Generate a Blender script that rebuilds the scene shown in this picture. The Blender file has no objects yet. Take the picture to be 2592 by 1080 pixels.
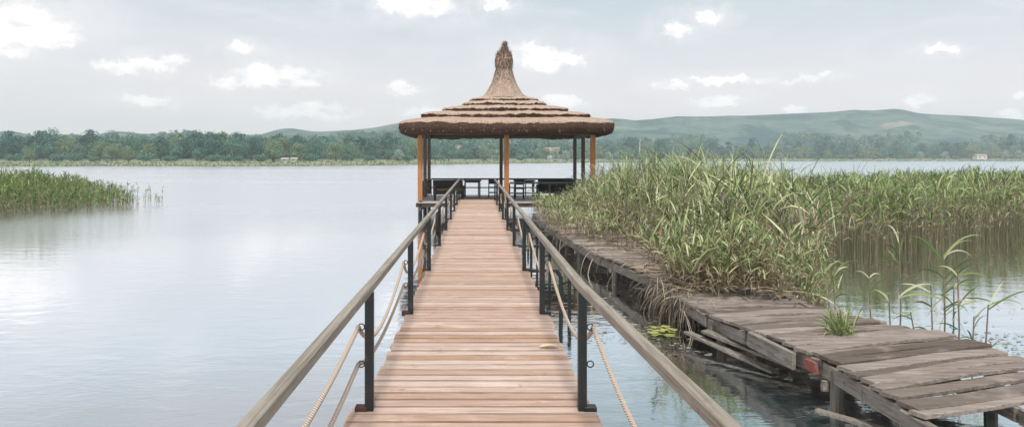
import bpy, math, random
import numpy as np
from mathutils import Vector, Matrix
R = math.radians
random.seed(7)
rng = np.random.default_rng(11)
scene = bpy.context.scene
col = scene.collection

# ------------------------------------------------------------------ camera
EYE = 2.4            # metres above the water
DECK = 0.70          # top of the boardwalk
cam_d = bpy.data.cameras.new("camera")
cam = bpy.data.objects.new("camera", cam_d); col.objects.link(cam)
cam.location = (0, 0, EYE); cam.rotation_euler = (R(90), 0, 0)
cam_d.sensor_width = 36; cam_d.lens = 26
cam_d.shift_x = 88/2592; cam_d.shift_y = -141/2592
cam_d.clip_start = 0.05; cam_d.clip_end = 9000
scene.camera = cam
def at(px, py, z=0.0):
    """photo pixel on the horizontal plane z -> world point"""
    Y = (EYE-z)*1872/(py-399)
    return ((px-1208)/1872*Y, Y, z)

# ------------------------------------------------------------------ light
SUN_EL, SUN_AZ = 60, 180      # azimuth clockwise from +Y
sd = bpy.data.lights.new("sun", 'SUN'); sd.energy = 3.3; sd.angle = R(9); sd.color = (1, .955, .89)
so = bpy.data.objects.new("sun", sd); col.objects.link(so)
dv = Vector((math.sin(R(SUN_AZ))*math.cos(R(SUN_EL)), math.cos(R(SUN_AZ))*math.cos(R(SUN_EL)), math.sin(R(SUN_EL))))
so.rotation_euler = dv.to_track_quat('Z', 'Y').to_euler()
scene.view_settings.view_transform = 'Standard'; scene.view_settings.look = 'None'
scene.view_settings.exposure = 0.17; scene.view_settings.gamma = 1
scene.view_settings.use_curve_mapping = False
try:
    scene.cycles.max_bounces = 8; scene.cycles.transparent_max_bounces = 8; scene.cycles.volume_bounces = 2
    scene.cycles.use_denoising = True
except Exception: pass

# ------------------------------------------------------------------ node helper
class NT:
    def __init__(s, nt): s.nt = nt; s.n = nt.nodes; s.l = nt.links
    def node(s, t, **kw):
        n = s.n.new(t)
        for k, v in kw.items():
            if k == 'inp':
                for a, b in v.items():
                    if isinstance(b, bpy.types.NodeSocket): s.l.new(b, n.inputs[a])
                    else: n.inputs[a].default_value = b
            else: setattr(n, k, v)
        return n
    def math(s, op, a, b=0.0, c=None, clamp=False):
        d = {0: a, 1: b}
        if c is not None: d[2] = c
        return s.node('ShaderNodeMath', operation=op, use_clamp=clamp, inp=d).outputs[0]
    def vm(s, op, a, b=(0, 0, 0), out=0):
        return s.node('ShaderNodeVectorMath', operation=op, inp={0: a, 1: b}).outputs[out]
    def maprange(s, v, a, b, c=0.0, d=1.0, smooth=True):
        return s.node('ShaderNodeMapRange', interpolation_type='SMOOTHSTEP' if smooth else 'LINEAR',
                      inp={0: v, 1: a, 2: b, 3: c, 4: d}).outputs[0]
    def mix(s, f, a, b, blend='MIX'):
        n = s.node('ShaderNodeMix', data_type='RGBA', blend_type=blend)
        for i, v in ((0, f), (6, a), (7, b)):
            if isinstance(v, bpy.types.NodeSocket): s.l.new(v, n.inputs[i])
            else: n.inputs[i].default_value = (v if i == 0 else (*v, 1) if len(v) == 3 else v)
        return n.outputs[2]
    def noise(s, vec, scale, detail=4, rough=.5, dist=0.0, out=0):
        return s.node('ShaderNodeTexNoise', inp={'Vector': vec, 'Scale': scale, 'Detail': detail, 'Roughness': rough, 'Distortion': dist}).outputs[out]
    def ramp(s, f, stops):
        n = s.node('ShaderNodeValToRGB', inp={0: f})
        cr = n.color_ramp
        while len(cr.elements) < len(stops): cr.elements.new(.5)
        for e, (p, c) in zip(cr.elements, stops): e.position = p; e.color = (*c, 1) if len(c) == 3 else c
        return n.outputs[0]

# ------------------------------------------------------------------ sky
world = bpy.data.worlds.new("World"); scene.world = world; world.use_nodes = True
W = NT(world.node_tree); W.n.clear()
sky = W.node('ShaderNodeTexSky', sky_type='NISHITA', sun_disc=False)
sky.sun_elevation = R(SUN_EL); sky.sun_rotation = R(SUN_AZ)
sky.air_density = 1.0; sky.dust_density = 1.5
tc = W.node('ShaderNodeTexCoord')
dirv = W.vm('NORMALIZE', tc.outputs['Generated'])
sx = W.node('ShaderNodeSeparateXYZ', inp={0: dirv})
az = W.math('ARCTAN2', sx.outputs[0], sx.outputs[1])
el = W.math('ARCSINE', sx.outputs[2])
uv = W.node('ShaderNodeCombineXYZ', inp={0: az, 1: el, 2: 0.0}).outputs[0]
# clouds: azimuth, elevation and size of each small cumulus
CL = [(62,62,118,50),(20,100,90,34),(140,104,56,22),(985,14,34,20),(1050,18,95,24),(1255,18,32,15),(614,124,42,13),(290,170,60,15),(400,160,74,17),
      (600,208,62,15),(700,190,104,23),(770,205,50,17),(1015,224,38,13),(1385,150,70,27),(1350,135,56,26),(1455,155,28,14),(775,285,125,22),
      (375,257,64,14),(1710,68,36,18),(1705,215,44,12),(1850,200,90,9),(2045,200,60,8),(1820,258,56,18),(2330,252,46,14),
      (2375,130,38,10),(2023,275,34,9),(2545,288,42,12),(1425,262,52,17),(2585,242,28,12),(1800,45,30,14),(1080,285,60,16)]
wn = W.noise(uv, 30.0, 8, .70, 0.3, out=1)
wv = W.vm('MULTIPLY', W.vm('SUBTRACT', wn, (.5, .5, .5)), (.075, .042, 0))
uvd = W.vm('ADD', uv, wv)
cur = None
for (cx, cy, rx, ry) in CL:
    a = math.atan2(cx-1208, 1872)
    e = math.atan2(399-cy, math.hypot(1872, cx-1208))
    k = math.cos(a)**2
    d = W.vm('SUBTRACT', uvd, (a, e, 0))
    d = W.vm('MULTIPLY', d, (1872/rx/k*.92, 1872/ry/math.cos(a)*.92, 0))
    L = W.vm('LENGTH', d, out=1)
    cur = L if cur is None else W.math('MINIMUM', cur, L)
dens = W.maprange(cur, 1.32, .62)
dfine = W.noise(uv, 60, 5, .6)
dens = W.math('MULTIPLY', dens, W.maprange(dfine, .25, .5, .72, 1.0))
# thin streaky veil of high cloud
stv = W.vm('MULTIPLY', uv, (2.2, 11.0, 1))
veil = W.noise(stv, 1.6, 5, .55, .4)
veil = W.maprange(veil, .30, .68, .0, 1.0)
horizon_col = (1.06, .915, .925); top_col = (.53, .63, .69)
grad = W.maprange(el, .0, .24)
base = W.mix(grad, horizon_col, top_col)
hi = W.mix(W.maprange(az, -.15, .35), (.64, .58, .575), (.27, .43, .48))
base = W.mix(W.maprange(el, .20, .42), base, hi)
vl = W.maprange(az, -.5, .55, .65, .15)
base = W.mix(W.math('MULTIPLY', veil, vl), base, (.82, .805, .825))
v2 = W.maprange(W.noise(W.vm('MULTIPLY', uv, (1.0, 3.2, 1)), 4.5, 6, .62, .5), .50, .72)
base = W.mix(W.math('MULTIPLY', v2, .5), base, (.90, .88, .89))
skyc = W.mix(1.0, sky.outputs[0], (.10, .10, .10), 'MULTIPLY')
base = W.mix(.88, skyc, base)
halo = W.math('MULTIPLY', W.maprange(cur, 3.2, 1.0), W.maprange(W.noise(uv, 11, 6, .65), .30, .62, .05, .5))
base = W.mix(halo, base, (.93, .90, .91))
grey = W.noise(W.vm('MULTIPLY', uv, (1, 1.8, 1)), 30, 6, .6)
# cloud tops catch the sun, their flat bases are grey
up_ = W.noise(W.vm('ADD', uv, (0, -.012, 0)), 9, 2)
cshade = W.math('MULTIPLY', W.maprange(grey, .3, .58), W.maprange(dens, .35, .95, .75, 1.0))
ccol = W.mix(cshade, (.84, .835, .855), (1.16, 1.11, 1.11))
final = W.mix(dens, base, ccol)
bg = W.node('ShaderNodeBackground', inp={'Color': final, 'Strength': 1.0})
W.l.new(bg.outputs[0], W.node('ShaderNodeOutputWorld').inputs[0])

# ------------------------------------------------------------------ materials
def mat(name, f):
    m = bpy.data.materials.new(name); m.use_nodes = True
    t = NT(m.node_tree); t.n.clear()
    sh = f(t); t.l.new(sh, t.node('ShaderNodeOutputMaterial').inputs[0])
    return m
def princ(t, c, rough=.7, normal=None, spec=.3, metal=0.0):
    inp = {'Base Color': c if isinstance(c, bpy.types.NodeSocket) else (*c, 1), 'Roughness': rough, 'Specular IOR Level': spec, 'Metallic': metal}
    n = t.node('ShaderNodeBsdfPrincipled', inp=inp)
    if normal is not None: t.l.new(normal, n.inputs['Normal'])
    return n.outputs[0]
def objc(t): return t.node('ShaderNodeTexCoord').outputs['Object']
def isl(t): return t.node('ShaderNodeNewGeometry').outputs['Random Per Island']
def bump(t, h, s=.4, d=.01): return t.node('ShaderNodeBump', inp={'Height': h, 'Strength': s, 'Distance': d}).outputs[0]

def m_wood(name, stops, stretch, rough=.75, grain=.5, spots=None, bs=.5):
    """stretch: scale of the grain noise along x,y,z (low along the board)"""
    def f(t):
        o = objc(t); i = isl(t)
        c = t.ramp(i, stops)
        off = t.vm('MULTIPLY', t.node('ShaderNodeCombineXYZ', inp={0: i, 1: i, 2: i}).outputs[0], (37, 53, 71))
        v = t.vm('ADD', t.vm('MULTIPLY', o, stretch), off)
        g = t.noise(v, 1.0, 6, .65, .6)
        c = t.mix(t.maprange(g, .35, .7, 0, grain), c, (stops[0][1][0]*.42, stops[0][1][1]*.38, stops[0][1][2]*.36))
        b = t.noise(t.vm('ADD', o, off), 2.3, 4, .6)
        c = t.mix(t.maprange(b, .5, .75, 0, .35), c, tuple(min(1, x*1.25) for x in stops[-1][1]))
        if spots:
            s = t.noise(o, spots[0], 5, .7)
            c = t.mix(t.maprange(s, spots[1], spots[2]), c, spots[3])
        return princ(t, c, rough, bump(t, g, bs, .006))
    return mat(name, f)
M = {}
M['deck'] = m_wood('deck_wood', [(0, (.43,.265,.175)), (.2, (.50,.33,.24)), (.5, (.56,.395,.325)), (.8, (.61,.46,.39)), (1, (.67,.53,.46))], (2.6, 70, 70), .66, .55, spots=(4.5, .60, .74, (.36,.22,.14)))
M['rail'] = m_wood('handrail_wood', [(0, (.25,.21,.165)), (.5, (.33,.285,.235)), (1, (.43,.39,.335))], (60, 1.3, 60), .6, .7, spots=(3.5, .58, .75, (.17,.135,.10)), bs=.8)
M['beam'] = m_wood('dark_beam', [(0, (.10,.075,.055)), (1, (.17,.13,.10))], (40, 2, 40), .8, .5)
M['old'] = m_wood('old_planks', [(0, (.14,.11,.092)), (.35, (.24,.195,.168)), (.7, (.34,.285,.25)), (1, (.44,.38,.34))], (1.8, 44, 44), .88, .7, spots=(1.6, .60, .78, (.17,.15,.11)), bs=1.0)
M['oldbeam'] = m_wood('old_beam', [(0, (.16,.14,.12)), (1, (.36,.33,.29))], (30, 1.5, 30), .9, .7, spots=(3.0, .58, .7, (.05,.048,.04)), bs=1.0)
M['oldpost'] = m_wood('old_pile', [(0, (.13,.12,.10)), (1, (.25,.235,.205))], (24, 24, 1.5), .9, .75, bs=1.0)
M['gpost'] = m_wood('gazebo_post', [(0, (.40,.165,.065)), (.5, (.47,.21,.085)), (1, (.53,.25,.11))], (22, 22, 1.2), .9, .5)
M['gfloor'] = m_wood('gazebo_floor', [(0, (.42,.38,.35)), (1, (.58,.54,.51))], (1.5, 30, 30), .5, .35)
def fthatch(c1, c2, c3, sc):
    def f(t):
        o = objc(t); i = isl(t)
        g = t.noise(t.vm('MULTIPLY', o, (24, 24, 9)), 1.0, 6, .75, .5)
        b = t.noise(o, 2.2, 5, .6)
        c = t.mix(t.maprange(g, .3, .68), c1, c2)
        c = t.mix(t.maprange(b, .42, .7, 0, .7), c, c3)
        c = t.mix(t.math('MULTIPLY', i, .35), c, c2)
        return princ(t, c, .95, bump(t, g, 1.0, .05), .1)
    return f
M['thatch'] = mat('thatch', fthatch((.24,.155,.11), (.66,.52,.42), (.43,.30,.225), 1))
M['thatch_shaded'] = mat('thatch_shaded', fthatch((.035,.020,.015), (.15,.09,.063), (.08,.046,.033), 1))  # darker thatch: shade on the steep edges is put into the colour
def fspire(t):
    o = objc(t); z = t.node('ShaderNodeSeparateXYZ', inp={0: o}).outputs[2]
    g = t.noise(t.vm('MULTIPLY', o, (22, 22, 5)), 1.0, 6, .75, .6); b = t.noise(o, 3.5, 5, .65)
    k = t.maprange(t.math('ADD', z, t.math('MULTIPLY', t.math('SUBTRACT', b, .5), 2.6)), 5.3, 6.5)
    lo = t.mix(t.maprange(g, .32, .66), (.25,.17,.125), (.58,.46,.375)); hi_ = t.mix(t.maprange(g, .35, .68), (.07,.045,.035), (.46,.33,.26))
    c = t.mix(k, lo, hi_)
    return princ(t, c, .95, bump(t, g, 1.0, .06), .1)
M['thatch_spire'] = mat('thatch_spire', fspire)
M['steel'] = mat('black_steel', lambda t: princ(t, t.mix(t.maprange(t.noise(objc(t), 9, 5, .7), .52, .72), (.016,.021,.022), (.055,.04,.032)), .42, None, .5))
M['rust'] = mat('rusty_steel', lambda t: princ(t, t.mix(t.noise(objc(t), 30, 4), (.11,.05,.035), (.06,.035,.03)), .8))
def frope(t):
    o = objc(t)
    w = t.node('ShaderNodeTexWave', wave_type='BANDS', bands_direction='DIAGONAL', inp={'Vector': o, 'Scale': 22.0, 'Distortion': 1.5}).outputs[1]
    c = t.mix(w, (.42,.32,.25), (.74,.62,.52))
    return princ(t, c, .9, bump(t, w, 1, .008), .1)
M['rope'] = mat('rope', frope)
M['wicker'] = mat('dark_wicker', lambda t: princ(t, t.mix(t.noise(objc(t), 60, 3), (.010,.008,.007), (.05,.04,.032)), .6))
M['darkwood'] = mat('dark_table', lambda t: princ(t, t.mix(t.noise(objc(t), 14, 3), (.022,.024,.026), (.05,.05,.05)), .5))
M['cushion'] = mat('olive_cushion', lambda t: princ(t, t.mix(t.noise(objc(t), 18, 3), (.10,.085,.045), (.15,.13,.075)), .9))
M['white'] = mat('white_wall', lambda t: princ(t, t.mix(t.noise(objc(t), .6, 4), (.55,.54,.52), (.72,.71,.69)), .8))
M['roof_tile'] = mat('roof_tile', lambda t: princ(t, t.mix(t.noise(objc(t), 2, 4), (.30,.20,.16), (.42,.30,.25)), .85))
M['dark'] = mat('dark_opening', lambda t: princ(t, (.03,.035,.04), .2))
M['redpaint'] = mat('red_paint', lambda t: princ(t, t.mix(t.maprange(t.noise(objc(t), 22, 4), .5, .62), (.34,.07,.06), (.20,.15,.12)), .7))
M['lily'] = mat('yellow_leaf', lambda t: princ(t, t.mix(isl(t), (.20,.23,.06), (.38,.38,.13)), .5))
M['dryleaf'] = mat('dry_leaf', lambda t: princ(t, (.62,.46,.30), .7))
M['scum'] = mat('water_scum', lambda t: princ(t, t.mix(isl(t), (.09,.08,.055), (.34,.31,.24)), .8))

def m_leaf(name, stops, trans=.35, hue_noise=True, scale=.8):
    def f(t):
        i = isl(t); c = t.ramp(i, stops)
        if hue_noise:
            p = t.node('ShaderNodeNewGeometry').outputs['Position']
            n = t.noise(p, scale, 3, .6)
            c = t.mix(t.maprange(n, .40, .65, 0, .45), c, tuple(x*1.25 for x in stops[len(stops)//2][1]))
        d = princ(t, c, .55, None, .25)
        tr = t.node('ShaderNodeBsdfTranslucent', inp={0: c}).outputs[0]
        return t.node('ShaderNodeMixShader', inp={0: trans, 1: d, 2: tr}).outputs[0]
    return mat(name, f)
M['reed'] = m_leaf('reed_leaf', [(0, (.02,.035,.012)), (.26, (.10,.145,.05)), (.5, (.26,.33,.13)), (.78, (.48,.53,.27)), (1, (.76,.75,.50))], .16, scale=.6)
M['reed_far'] = m_leaf('reed_leaf_bright', [(0, (.03,.06,.018)), (.35, (.13,.20,.065)), (.7, (.29,.37,.14)), (1, (.58,.60,.34))], .18, scale=.35)
M['reed_green'] = m_leaf('reed_leaf_deep', [(0, (.035,.075,.018)), (.4, (.11,.19,.05)), (.75, (.20,.31,.085)), (1, (.42,.48,.20))], .25, scale=.5)
M['reed_dry'] = m_leaf('reed_dry_leaf', [(0, (.12,.085,.06)), (.5, (.36,.28,.19)), (1, (.62,.53,.39))], .2, scale=.6)
M['stem'] = m_leaf('reed_stem', [(0, (.12,.12,.06)), (.5, (.24,.22,.12)), (1, (.40,.34,.22))], .1)
M['plume'] = m_leaf('reed_plume', [(0, (.16,.12,.11)), (1, (.34,.28,.25))], .3)
M['roots'] = m_leaf('hanging_roots', [(0, (.06,.05,.038)), (.5, (.20,.17,.125)), (1, (.46,.40,.31))], .1)
def m_crown(name, a, b, c_):
    def f(t):
        i = isl(t)
        c = t.ramp(i, [(0, a), (.55, b), (1, c_)])
        oi = t.node('ShaderNodeObjectInfo').outputs['Random']
        c = t.vm('SCALE', c); t.l.new(t.maprange(oi, 0, 1, .45, 1.65, False), t.n[-1].inputs[3])
        d = princ(t, c, .7, None, .1)
        tr = t.node('ShaderNodeBsdfTranslucent', inp={0: c}).outputs[0]
        return t.node('ShaderNodeMixShader', inp={0: .25, 1: d, 2: tr}).outputs[0]
    return mat(name, f)
M['crown0'] = m_crown('foliage_dark', (.022,.075,.07), (.065,.16,.135), (.15,.30,.24))
M['crown1'] = m_crown('foliage_mid', (.055,.14,.11), (.12,.25,.19), (.21,.37,.28))
M['crown2'] = m_crown('foliage_pale', (.19,.265,.225), (.32,.41,.34), (.45,.53,.44))
M['crown3'] = m_crown('foliage_olive', (.11,.18,.11), (.20,.285,.165), (.31,.39,.23))
M['bark'] = mat('bark', lambda t: princ(t, t.mix(t.noise(objc(t), 3, 4), (.06,.05,.04), (.14,.12,.10)), .95))

def fwater(t):
    p = t.node('ShaderNodeNewGeometry').outputs['Position']
    n1 = t.noise(t.vm('MULTIPLY', p, (1.0, 1.7, 1)), 1.6, 3, .5, .4)
    n2 = t.noise(t.vm('MULTIPLY', p, (1.0, 2.0, 1)), 7.5, 3, .55, .3)
    patch = t.maprange(t.noise(p, .16, 2), .38, .66, .25, 1.0)
    h = t.math('ADD', t.math('MULTIPLY', n1, .034), t.math('MULTIPLY', t.math('MULTIPLY', n2, patch), .014))
    nrm = bump(t, h, .34, .5)
    deep = t.mix(t.noise(p, .35, 3), (.03,.065,.07), (.045,.085,.088))
    dif = t.node('ShaderNodeBsdfDiffuse', inp={0: deep}).outputs[0]
    sy = t.node('ShaderNodeSeparateXYZ', inp={0: p}).outputs[1]
    wx = t.node('ShaderNodeSeparateXYZ', inp={0: p}).outputs[0]
    sy = t.math('SUBTRACT', sy, t.math('MULTIPLY', wx, .9))
    rg = t.math('ADD', t.maprange(sy, 20, 44, .04, .26), t.maprange(t.noise(t.vm('MULTIPLY', p, (.3, 1, 1)), .05, 3), .45, .7, 0, .05))
    gl = t.node('ShaderNodeBsdfGlossy', inp={0: (.97,.98,1,1), 'Roughness': rg})
    t.l.new(nrm, gl.inputs['Normal'])
    lw = t.node('ShaderNodeFresnel', inp={0: 1.62})
    t.l.new(nrm, lw.inputs['Normal'])
    fac = t.maprange(lw.outputs[0], .05, .30, .20, 1.0, False)
    return t.node('ShaderNodeMixShader', inp={0: fac, 1: dif, 2: gl.outputs[0]}).outputs[0]
M['water'] = mat('water', fwater)
def fterrain(t):
    g = t.node('ShaderNodeNewGeometry'); p = g.outputs['Position']
    n = t.noise(t.vm('MULTIPLY', p, (1, .35, 2.0)), .014, 8, .68, .9)
    n2 = t.noise(p, .05, 5, .7)
    c = t.mix(t.maprange(n, .44, .54), (.028,.078,.078), (.12,.18,.15))
    c = t.mix(t.maprange(t.noise(t.vm('MULTIPLY', p, (.6, 1, 1)), .006, 3, .5, .8), .60, .68), c, (.27,.25,.20))
    c = t.mix(t.maprange(n2, .50, .60, 0, .6), c, (.03,.075,.07))
    n3 = t.noise(t.vm('MULTIPLY', p, (1, .5, 1)), .13, 4, .7)
    c = t.mix(t.maprange(n3, .52, .60, 0, .45), c, (.025,.06,.055))
    sp = t.node('ShaderNodeSeparateXYZ', inp={0: p})
    bank = t.maprange(sp.outputs[2], 1.2, 2.2, 1, 0)
    bn = t.noise(t.vm('MULTIPLY', p, (1, .15, 1)), .09, 4, .6)
    bc = t.ramp(bn, [(0, (.19,.21,.12)), (.45, (.25,.27,.16)), (.6, (.32,.28,.21)), (1, (.21,.25,.13))])
    c = t.mix(bank, c, bc)
    return princ(t, c, .95, bump(t, n2, .6, 4.0), .1)
M['terrain'] = mat('terrain', fterrain)
M['mud'] = mat('lake_bed', lambda t: princ(t, (.05, .05, .04), .9))

# ------------------------------------------------------------------ mesh helpers
class MB:
    def __init__(s): s.v = []; s.f = []; s.m = []
    def add(s, vs, fs, mi=0):
        o = len(s.v); s.v += [tuple(v) for v in vs]
        s.f += [tuple(o+i for i in f) for f in fs]; s.m += [mi]*len(fs)
    def box(s, c, size, rot=None, mi=0, jitter=0):
        hx, hy, hz = size[0]/2, size[1]/2, size[2]/2
        b = min(hx, hy, hz)*.18
        vs = []
        # chamfered box: 24 verts
        for sx in (-1, 1):
            for sy in (-1, 1):
                for sz in (-1, 1):
                    vs += [Vector((sx*hx, sy*(hy-b), sz*(hz-b))), Vector((sx*(hx-b), sy*hy, sz*(hz-b))), Vector((sx*(hx-b), sy*(hy-b), sz*hz))]
        idx = {}
        k = 0
        for sx in (-1, 1):
            for sy in (-1, 1):
                for sz in (-1, 1):
                    for a in range(3): idx[(sx, sy, sz, a)] = k; k += 1
        F = []
        def q(l): F.append([idx[i] for i in l])
        for sg in (-1, 1):
            r = lambda l: l if sg > 0 else l[::-1]
            q(r([(sg,-1,-1,0),(sg,1,-1,0),(sg,1,1,0),(sg,-1,1,0)]))
            q(r([(-1,sg,-1,1),(-1,sg,1,1),(1,sg,1,1),(1,sg,-1,1)]))
            q(r([(-1,-1,sg,2),(1,-1,sg,2),(1,1,sg,2),(-1,1,sg,2)]))
        for s1 in (-1, 1):
            for s2 in (-1, 1):
                fl = s1*s2 > 0
                r = lambda l: l if fl else l[::-1]
                q(r([(s1,s2,-1,0),(s1,s2,-1,1),(s1,s2,1,1),(s1,s2,1,0)]))
                q(r([(s1,-1,s2,2),(s1,-1,s2,0),(s1,1,s2,0),(s1,1,s2,2)]) )
                q(r([(-1,s1,s2,1),(-1,s1,s2,2),(1,s1,s2,2),(1,s1,s2,1)]))
        for sx in (-1, 1):
            for sy in (-1, 1):
                for sz in (-1, 1):
                    l = [(sx,sy,sz,0),(sx,sy,sz,1),(sx,sy,sz,2)]
                    q(l if sx*sy*sz > 0 else l[::-1])
        if jitter: vs = [v+Vector((random.uniform(-1,1), random.uniform(-1,1), random.uniform(-1,1)))*jitter for v in vs]
        if rot is not None: vs = [rot @ v for v in vs]
        c = Vector(c)
        s.add([v+c for v in vs], F, mi)
    def beam(s, a, b, w, h, mi=0, up=(0, 0, 1), jitter=0):
        a = Vector(a); b = Vector(b); d = (b-a); L = d.length; y = d.normalized()
        x = y.cross(Vector(up)).normalized(); z = x.cross(y)
        m = Matrix((x, y, z)).transposed()
        s.box((a+b)/2, (w, L, h), m, mi, jitter)
    def tube(s, pts, rad, n=8, mi=0, cap=True):
        pts = [Vector(p) for p in pts]; N = len(pts)
        rs = rad if hasattr(rad, '__len__') else [rad]*N
        vs = []; prev = None
        for i, p in enumerate(pts):
            d = (pts[min(i+1, N-1)]-pts[max(i-1, 0)]).normalized()
            u = Vector((0, 0, 1)) if abs(d.z) < .9 else Vector((1, 0, 0))
            if prev is None: x = d.cross(u).normalized()
            else: x = (prev-d*prev.dot(d)).normalized()
            prev = x; y = d.cross(x)
            for k in range(n):
                a = 2*math.pi*k/n
                vs.append(p+(x*math.cos(a)+y*math.sin(a))*rs[i])
        F = [[i*n+k, i*n+(k+1) % n, (i+1)*n+(k+1) % n, (i+1)*n+k] for i in range(N-1) for k in range(n)]
        if cap: F += [list(range(n))[::-1], [(N-1)*n+k for k in range(n)]]
        s.add(vs, F, mi)
    def build(s, name, mats, parent=None, smooth=False):
        me = bpy.data.meshes.new(name); me.from_pydata(s.v, [], s.f)
        for m in (mats if isinstance(mats, (list, tuple)) else [mats]): me.materials.append(m)
        me.polygons.foreach_set('material_index', s.m)
        if smooth: me.polygons.foreach_set('use_smooth', [True]*len(s.f))
        me.update()
        o = bpy.data.objects.new(name, me); col.objects.link(o)
        if parent is not None:
            o.parent = parent
            o.matrix_parent_inverse = Matrix.Identity(4)
            # vertices were given in world space: move them into the parent's space
            inv = Matrix.Translation(-Vector(parent_origin(parent)))
            me.transform(inv)
        return o
ORG = {}
def parent_origin(o):
    x = Vector((0, 0, 0))
    while o is not None:
        x += Vector(o.location); o = o.parent
    return x
def tag(o, label=None, cat=None, group=None, kind=None):
    if label: o['label'] = label
    if cat: o['category'] = cat
    if group: o['group'] = group
    if kind: o['kind'] = kind
    return o
def empty(name, loc, label, cat, group=None):
    o = bpy.data.objects.new(name, None); col.objects.link(o); o.location = loc
    o.empty_display_size = .2
    return tag(o, label, cat, group)
def np_mesh(name, V, quads, tris, mats, mq=None, mt=None, parent=None):
    """V (n,3), quads (q,4), tris (t,3)"""
    me = bpy.data.meshes.new(name)
    nq, nt_ = len(quads), len(tris)
    me.vertices.add(len(V)); me.vertices.foreach_set('co', np.asarray(V, dtype=np.float32).ravel())
    loops = np.concatenate([np.asarray(quads, dtype=np.int32).ravel(), np.asarray(tris, dtype=np.int32).ravel()])
    me.loops.add(len(loops)); me.loops.foreach_set('vertex_index', loops)
    starts = np.concatenate([np.arange(nq)*4, nq*4+np.arange(nt_)*3]).astype(np.int32)
    me.polygons.add(nq+nt_); me.polygons.foreach_set('loop_start', starts)
    try: me.polygons.foreach_set('loop_total', np.concatenate([np.full(nq, 4), np.full(nt_, 3)]).astype(np.int32))
    except Exception: pass
    for m in (mats if isinstance(mats, (list, tuple)) else [mats]): me.materials.append(m)
    if mq is not None:
        me.polygons.foreach_set('material_index', np.concatenate([mq, mt if mt is not None else np.zeros(nt_)]).astype(np.int32))
    me.update(calc_edges=True); me.validate()
    o = bpy.data.objects.new(name, me); col.objects.link(o)
    if parent is not None: o.parent = parent
    return o

# ------------------------------------------------------------------ terrain, water
def sstep(a, b, x):
    t = np.clip((np.asarray(x, dtype=float)-a)/(b-a), 0, 1); return t*t*(3-2*t)
SU = [-4, -.645, -.40, -.2, -.05, .10, .21, .32, .74, 4]
SY = [204, 200, 204, 214, 262, 320, 400, 480, 500, 480]
def shoreY(u): return np.interp(u, SU, SY) + 4*np.sin(u*23)+2.5*np.sin(u*61+1)
RU = [(p*1.0066-1208)/1872 for p in (-2500, -400, 0, 200, 330, 400, 480, 560, 640, 700, 760, 850, 900, 1000, 1130, 1280, 1450, 1560, 1640, 1700, 1850, 2000, 2150, 2250, 2350, 2450, 2575, 3000, 6000)]
RH = [399-y*1.0066 for y in (350, 345, 342, 340, 338, 336, 335, 338, 338, 336, 336, 334, 325, 314, 312, 306, 304, 305, 298, 292, 290, 283, 277, 278, 285, 290, 300, 330, 350)]
def ground(u, Y):
    s = shoreY(u)
    d = Y-s
    h = -0.5 + 1.7*sstep(-2, 9, d) + 1.0*sstep(9, 60, d)
    rid = np.interp(u, RU, RH)/1872*1150 - .4
    k = sstep(90, 1150-s*.9, d)**.8
    h = h + rid*k*.5*(1+sstep(500, 1150, Y)) * np.where(Y > 1150, np.clip(1-(Y-1150)/1400, .3, 1), 1)
    h = h + k*(3.5*np.sin(u*31+Y*.009)+3*np.sin(u*17-Y*.013)+2*np.sin(u*83+Y*.004))*sstep(60, 300, d)*np.where(Y < 1060, 1, np.clip(1-(Y-1060)/80, 0, 1))
    return h
def build_terrain():
    us = np.concatenate([np.linspace(-4, -.8, 30, endpoint=False), np.linspace(-.8, .9, 330), np.linspace(.9, 4, 31)[1:]])
    ds = np.concatenate([np.linspace(-6, 20, 16), np.linspace(26, 120, 14), np.linspace(140, 1000, 64), np.linspace(1030, 1400, 10)])
    V = []
    for dd in ds:
        s = shoreY(us); Y = s+dd if dd < 140 else s*(1-(dd-140)/2460*1)+dd
        Y = s+dd*(1 if dd < 140 else 1)
        z = ground(us, Y)
        V.append(np.stack([us*Y, Y, z], 1))
    V = np.concatenate(V); nu = len(us); nd = len(ds)
    i, j = np.meshgrid(np.arange(nd-1), np.arange(nu-1), indexing='ij')
    a = (i*nu+j).ravel()
    Q = np.stack([a, a+1, a+nu+1, a+nu], 1)
    o = np_mesh('hills', V, Q, np.zeros((0, 3), int), M['terrain'])
    o.data.polygons.foreach_set('use_smooth', [True]*len(o.data.polygons))
    tag(o, kind='structure')
build_terrain()
def gz(x, y): return float(ground(np.array(x/y), np.array(y)))
m = MB(); m.add([(-9000, -600, 0), (9000, -600, 0), (9000, 3200, 0), (-9000, 3200, 0)], [(0, 1, 2, 3)])
tag(m.build('water', M['water']), kind='structure')
m = MB(); m.add([(-9000, -600, -2.2), (9000, -600, -2.2), (9000, 3200, -2.2), (-9000, 3200, -2.2)], [(0, 1, 2, 3)])
tag(m.build('ground', M['mud']), kind='structure')

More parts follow.
